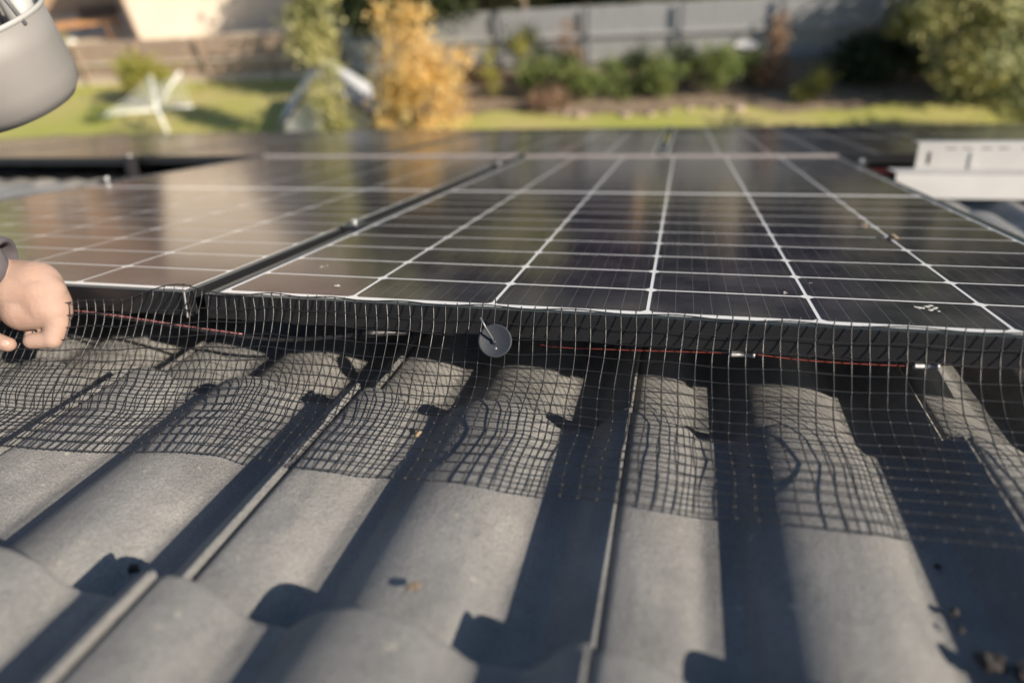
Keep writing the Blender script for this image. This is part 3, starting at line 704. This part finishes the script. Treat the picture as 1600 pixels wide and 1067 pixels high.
neighbour('tan brick neighbour house far left, behind the patio table', -37, 31, 8, 13.5, 8, 4.9, 2.2, M_tan, M_terra, [(2, 4, 1, 2.4), (6, 8, 1, 2.4), (10, 11.5, .2, 2.3)])
neighbour('brick neighbour house with terracotta roof behind the overhanging tree', -12.5, 30, -4, 11, 8, 2.9, 2.3, M_tan, M_terra, [(2, 3.6, 1, 2.2), (6, 8, 1, 2.2)])
neighbour('grey roofed neighbour house behind the trees beyond the painted fence', 1.5, 33, 5, 13, 8, 3.1, 2.4, M_cream, M_roofg, [(2, 3.6, 1, 2.2), (6, 8, 1, 2.2)])
# patio furniture seen over the brown fence
t = thing('patio_table', 'orange timber patio table in front of the tan brick house', 'table', T(-26.2, 26.6, GZ) @ Matrix.Rotation(R_(12), 4, 'Z'))
M_or = mat('orange_timber', (.62, .32, .13), .6, col2=(.52, .26, .11), scale=3)
MB().box(-1.5, 1.5, -.5, .5, .70, .78).build('tabletop', M_or, t)
for a in (-1.35, 1.3):
    for b in (-.42, .40): MB().box(a, a+.12, b-.05, b+.07, 0, .699).build('leg', M_or, t)
t = thing('patio_bench', 'dark brown patio bench beyond the orange table', 'bench', T(-27.5, 29.0, GZ) @ Matrix.Rotation(R_(12), 4, 'Z'))
MB().box(-1.0, 1.0, -.25, .25, .40, .46).build('seat', M_brown, t); MB().box(-1.0, 1.0, .22, .28, .461, .95).build('backrest', M_brown, t)
for a in (-.9, .8): MB().box(a, a+.1, -.22, .21, 0, .399).build('leg', M_brown, t)
t = thing('white_planter', 'white square planter with a pale shrub near the patio', 'planter', T(-25.5, 24.2, GZ))
MB().box(-.55, .55, -.4, .4, 0, .6).build('pot', M_trim, t); leaves([((0, 0, .75), (.5, .4, .3))], 400, .05, 77).build('foliage', M_leaf_pale, t)
# belt of trees beyond the fences
rg = random.Random(21)
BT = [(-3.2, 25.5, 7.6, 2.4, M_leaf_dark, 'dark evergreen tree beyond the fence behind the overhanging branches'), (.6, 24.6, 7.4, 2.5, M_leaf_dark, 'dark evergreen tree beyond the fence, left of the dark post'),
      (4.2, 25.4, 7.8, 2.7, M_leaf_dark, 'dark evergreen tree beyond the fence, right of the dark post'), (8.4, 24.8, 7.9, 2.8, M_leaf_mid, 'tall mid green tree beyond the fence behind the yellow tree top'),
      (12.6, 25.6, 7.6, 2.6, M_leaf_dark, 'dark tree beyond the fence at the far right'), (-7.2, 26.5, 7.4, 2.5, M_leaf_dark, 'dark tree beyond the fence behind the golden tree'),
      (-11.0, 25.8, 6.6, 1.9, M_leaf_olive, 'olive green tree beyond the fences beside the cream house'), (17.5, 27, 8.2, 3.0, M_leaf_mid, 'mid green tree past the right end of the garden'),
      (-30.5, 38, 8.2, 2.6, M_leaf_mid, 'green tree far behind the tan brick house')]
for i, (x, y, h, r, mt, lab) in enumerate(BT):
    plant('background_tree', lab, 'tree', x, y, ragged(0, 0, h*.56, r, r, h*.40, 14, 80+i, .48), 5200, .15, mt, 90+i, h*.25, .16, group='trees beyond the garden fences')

# ------------------------------------------------------------------ the worker at the left, holding the netting
def blend(name, caps, voxel, mt, parent, smooth_it=6):
    """tapered limbs merged into one continuous surface"""
    bm = MB()
    for (a, b, r0, r1) in caps:
        a, b = Vector(a), Vector(b); L = (b-a).length
        if L > 1e-5:
            d = (b-a)/L; k = (r0-r1)/L; pts = [a+(b-a)*t for t in (0, .25, .5, .75, 1)]
            bm.tube(pts, [lerp(r0, r1, t) for t in (0, .25, .5, .75, 1)], 20)
        bm.ball(a, r0, nu=20, nv=12); bm.ball(b, r1, nu=20, nv=12)
    o = bm.build(name+'_raw', mt)
    md = o.modifiers.new('r', 'REMESH'); md.mode = 'VOXEL'; md.voxel_size = voxel; md.use_smooth_shade = True
    ms = o.modifiers.new('s', 'SMOOTH'); ms.factor = .5; ms.iterations = smooth_it
    dg = bpy.context.evaluated_depsgraph_get(); dg.update()
    me = bpy.data.meshes.new_from_object(o.evaluated_get(dg)); bpy.data.objects.remove(o)
    me.name = name; me.materials.clear(); me.materials.append(mt); me.polygons.foreach_set('use_smooth', [True]*len(me.polygons))
    return link(name, me, parent)
def person():
    t = thing('person', 'kneeling worker in a dark knitted jumper pulling the netting with a bare fist', 'person', ROOF)
    H0 = Vector((-.2035, -.041, -.012)); HX, HY, HZ = cr, -cd, -cf
    def h(x, y, z): return H0+(HX*x+HY*y+HZ*z)*.001
    def c(a, b, r0, r1): return (h(*a), h(*b), r0*.001, r1*.001)
    elbow = Vector((-.64, -.12, .17)); shR = Vector((-.80, -.26, .47)); neck0 = Vector((-.80, -.20, .50))
    caps = [(elbow, h(-70, 42, 28), .046, .029), (shR, elbow, .055, .046),
        c((-74, 42, 30), (-40, 30, 6), 25, 27), c((-44, 28, -6), (-4, 25, -2), 29, 29), c((-4, 25, -2), (10, 0, 0), 29, 28), c((-30, 4, -4), (4, -1, -2), 26, 29),
        c((4, 28, 4), (17, 16, 3), 19, 18), c((14, 6, 4), (14, -4, 4), 22, 20), c((-20, 14, 6), (6, 12, 6), 26, 24), c((-14, -6, 3), (18, -7, 1), 25.5, 22),
        # fingers curled round the mesh: index, middle, ring, little
        c((19, 12, 2), (26, -22, 3), 15, 13.5), c((26, -22, 3), (21, -41, 5), 13.5, 12), c((21, -41, 5), (-1, -43.5, 8), 11.5, 9.6),
        c((8, 12, -16), (14, -26, -14), 14, 12), c((14, -26, -14), (2, -38, -14), 11.5, 10), c((2, -38, -14), (-14, -36, -10), 10, 9),
        c((-2, 10, -32), (4, -24, -30), 13, 11), c((4, -24, -30), (-8, -36, -30), 11, 9.5), c((-8, -36, -30), (-22, -32, -26), 9.5, 8.5),
        c((-12, 8, -46), (-6, -18, -46), 12, 10), c((-6, -18, -46), (-18, -30, -44), 10, 8.5), c((-18, -30, -44), (-28, -26, -38), 8.5, 7.5),
        # thumb leaving the side of the palm
        c((-58, -6, 4), (-62, -30, 6), 17, 13.5), c((-62, -30, 6), (-50, -42, 8), 13, 11.5), c((-50, -42, 8), (-29, -47.5, 9), 11, 8.8),
        # trunk, neck, head
        (shR, neck0, .055, .07), (neck0, Vector((-.755, -.14, .60)), .058, .052), (Vector((-.755, -.14, .60)), Vector((-.71, -.08, .66)), .052, .05),
        (Vector((-.71, -.07, .70)), Vector((-.70, -.085, .755)), .072, .082), (Vector((-.665, -.03, .655)), Vector((-.69, -.06, .70)), .038, .06),
        (Vector((-.635, -.005, .70)), Vector((-.65, -.02, .73)), .010, .010), (Vector((-.755, -.02, .72)), Vector((-.755, -.02, .735)), .014, .014), (Vector((-.68, -.14, .72)), Vector((-.68, -.14, .735)), .014, .014),
        # other arm up to the bucket handle
        (neck0, Vector((-.84, -.06, .50)), .07, .055), (Vector((-.84, -.06, .50)), Vector((-.70, .10, .36)), .052, .044), (Vector((-.70, .10, .36)), Vector((-.505, .165, .44)), .042, .028), (Vector((-.505, .165, .44)), Vector((-.455, .17, .440)), .032, .032)]
    for i in range(4):
        b0 = Vector((-.462+.004*i, .135+.021*i, .455)); caps += [(b0, b0+Vector((.034, 0, .006)), .011, .010), (b0+Vector((.034, 0, .006)), b0+Vector((.046, 0, -.016)), .010, .009), (b0+Vector((.046, 0, -.016)), b0+Vector((.026, 0, -.032)), .009, .008)]
    caps.append((Vector((-.47, .125, .435)), Vector((-.43, .12, .415)), .012, .010))
    blend('body', caps, .0017, M_skin, t, 5)
    dn = h(-45, 41, 3)
    hood = [(h(-58, 42, 34), elbow, .0405, .060), (elbow, shR, .058, .080), (shR, neck0, .085, .10), (neck0, Vector((-.86, -.05, .48)), .10, .085),
        (Vector((-.86, -.05, .48)), Vector((-.71, .10, .35)), .072, .055), (Vector((-.71, .10, .35)), Vector((-.52, .163, .432)), .055, .042), (neck0-Vector((.02, .02, .05)), Vector((-.98, -.38, .12)), .135, .15)]
    blend('jumper', hood, .0035, M_sleeve, t, 5)
    # ribbed cuff
    ax = (h(0, 0, 0)-h(-100, 18, 32)).normalized(); q = ax.to_track_quat('Z', 'Y').to_matrix().to_4x4()
    MB().lathe([(.034, -.030), (.0385, -.026), (.0395, -.002), (.0390, .003), (.0365, .0045), (.033, .003), (.0325, -.02)], 48, T(*h(-28, 37, 25)) @ q @ Matrix.Scale(1.08, 4)).build('cuff', M_sleeve, t, smooth=True)
    blend('trousers', [(Vector((-.98, -.38, .12)), Vector((-.80, -.30, -.02)), .135, .075), (Vector((-1.0, -.46, .10)), Vector((-.86, -.52, -.02)), .13, .075), (Vector((-.80, -.30, -.02)), Vector((-1.20, -.42, -.045)), .065, .05), (Vector((-.86, -.52, -.02)), Vector((-1.24, -.62, -.045)), .065, .05)], .008, M_denim, t)
    for a in ((-1.22, -.42), (-1.26, -.62)):
        mb = MB(); mb.tube([(a[0], a[1], -.05), (a[0]-.10, a[1], -.045), (a[0]-.17, a[1], -.06)], [.05, .045, .035], 10); mb.build('boot', M_black, t, smooth=True)
    MB().ball(h(-28, -46, 16.5), (.0060, .0045, .0016), Matrix((HX, HY, HZ)).transposed().to_4x4(), nu=14, nv=8).build('nail', mat('nail', (.50, .33, .27), .3), t, smooth=True)
    hm = MB(); hm.ball((-.715, -.10, .765), (.088, .092, .078), nu=20, nv=12, jit=.03); hm.build('hair', M_hair, t, smooth=True)
    for e in ((-.660, .022, .725), (-.630, -.040, .725)):
        MB().ball(e, .011).build('eye', M_white, t, smooth=True)
person()

# bucket held by its handle, with odds and ends in it
BP = ROOF @ Vector((-.421, .171, .264))
BM = T(*BP) @ Matrix.Rotation(R_(7), 4, 'X') @ Matrix.Rotation(R_(-4), 4, 'Y')
t = thing('tool_bucket', 'pale grey plastic bucket hanging at the top left corner over the lawn', 'bucket', BM)
MB().lathe([(0, -.066), (.050, -.066), (.078, -.060), (.092, -.046), (.0985, -.024), (.104, .02), (.108, .058), (.1055, .058), (.101, .02), (.095, -.024), (.07, -.055), (0, -.060)], 56).build('shell', M_bucket, t, smooth=True)
MB().lathe([(.108, .055), (.1098, .056), (.1104, .059), (.1096, .0615), (.107, .0615), (.106, .059)], 56).build('rim', M_bucketrim, t, smooth=True)
MB().tube([(.108, 0, .05), (.10, 0, .12), (.055, 0, .165), (0, 0, .178), (-.055, 0, .165), (-.10, 0, .12), (-.108, 0, .05)], .003, 8).build('handle', M_steel, t, smooth=True)
def inb(name, label, cat, a, b, r, mt): tag(MB().tube([a, Vector(a).lerp(Vector(b), .5), b], r, 14).build(name, mt, M=BM, smooth=True), label, cat)
inb('white_tube', 'white tube lying across the inside of the grey bucket', 'tube', (-.07, -.055, .045), (.035, -.030, .070), .011, M_trim)
inb('wooden_handle', 'brown wooden handle behind the white tube in the bucket', 'handle', (-.08, -.02, .050), (.02, .010, .075), .009, M_or)
inb('black_torch', 'black stubby tool standing at the bucket wall above the rim', 'tool', (.035, .005, .0), (.045, .015, .085), .016, M_black)
inb('grey_roll', 'grey roll of material leaning at the inner wall of the bucket', 'roll', (.06, .035, .0), (.066, .05, .095), .020, M_bucketrim)

# ------------------------------------------------------------------ grit, droppings and leaves
for args in [
    ('grit_clump', .149, -.312, -.1235, .0050, M_crumb, 'dark pebble in the near valley left of the rounded tile shadow', 'pebble'),
    ('moss_clump', .291, -.070, -.1190, .0075, M_moss, 'pale brown clump of moss caught under the netting in a valley', 'moss'),
    ('lichen_crust', .3800, -.3050, -.1035, .0055, M_moss, 'light crusty spot on the near roll left of the middle', 'lichen'),
    ('grit', .746, -.155, -.1275, .0036, M_crumb, 'tiny dark crumb in the right valley just below the netting edge', 'crumb'),
    ('grit', .751, -.176, -.1270, .0030, M_crumb, 'second tiny crumb down the right valley, below the netting', 'crumb'),
    ('grit', .746, -.225, -.1265, .0036, M_crumb, 'dark crumb halfway down the right valley', 'crumb'),
    ('grit', .744, -.243, -.1260, .0028, M_crumb, 'small crumb just above the dark clump at lower right', 'crumb'),
    ('dirt_clump', .751, -.270, -.1240, .0085, M_crumb, 'dark clump of dirt at the lower right corner', 'dirt'),
    ('dirt_clump', .766, -.277, -.1230, .0070, M_crumb, 'smaller dirt clump touching the dark one at lower right', 'dirt'),
    ('seed_husk', .857, .437, .0005, .0075, M_moss, 'tan husk lying on the fifth white cell line of the middle panel', 'husk'),
    ('seed_husk', .840, .536, .0005, .0065, M_moss, 'smaller tan husk a little farther up the middle panel', 'husk')]: bit(*args)
def splat(x, y, r, lab, mt=M_dropp, seed=0, parts=5):
    rg = random.Random(seed); mb = MB()
    for i in range(parts):
        a, d = rg.uniform(0, 6.3), rg.uniform(0, r); q = min(.0028, r*rg.uniform(.12, .32)); n = 8; o = len(mb.v)
        cx, cy = d*math.cos(a), d*math.sin(a)
        for k in range(n): an = 6.283*k/n; qq = q*rg.uniform(.6, 1.2); mb.v.append((cx+qq*math.cos(an), cy+qq*math.sin(an)*1.4, 0))
        mb.v.append((cx, cy, .0005)); mb.f += [(o+k, o+(k+1) % n, o+n) for k in range(n)]
    tag(mb.build('dropping', mt, M=ROOF @ T(x, y, -.0010)), lab, 'dropping')
splat(.076, .150, .006, 'pale dropping on the first cell column of the middle panel', seed=1)
splat(.141, .063, .006, 'speckled droppings near the front edge of the middle panel, left side', seed=2, parts=9)
splat(.799, .084, .012, 'scattered white scratch like dropping near the front edge on the right', seed=3, parts=12)
splat(.665, .120, .006, 'small white flecks beside the fourth white cell line', seed=4, parts=6)
splat(.70, .165, .003, 'single white fleck beside the fourth cell line, farther back', seed=5, parts=2)
splat(.87, 1.36, .012, 'blurred pale spot near the far edge of the middle panel', seed=6, parts=3)
splat(.97, 1.42, .010, 'blurred pale spot near the far right corner of the middle panel', seed=7, parts=3)
splat(-.30, .16, .006, 'faint pale streak on the left panel near the dark gap', seed=8, parts=4)
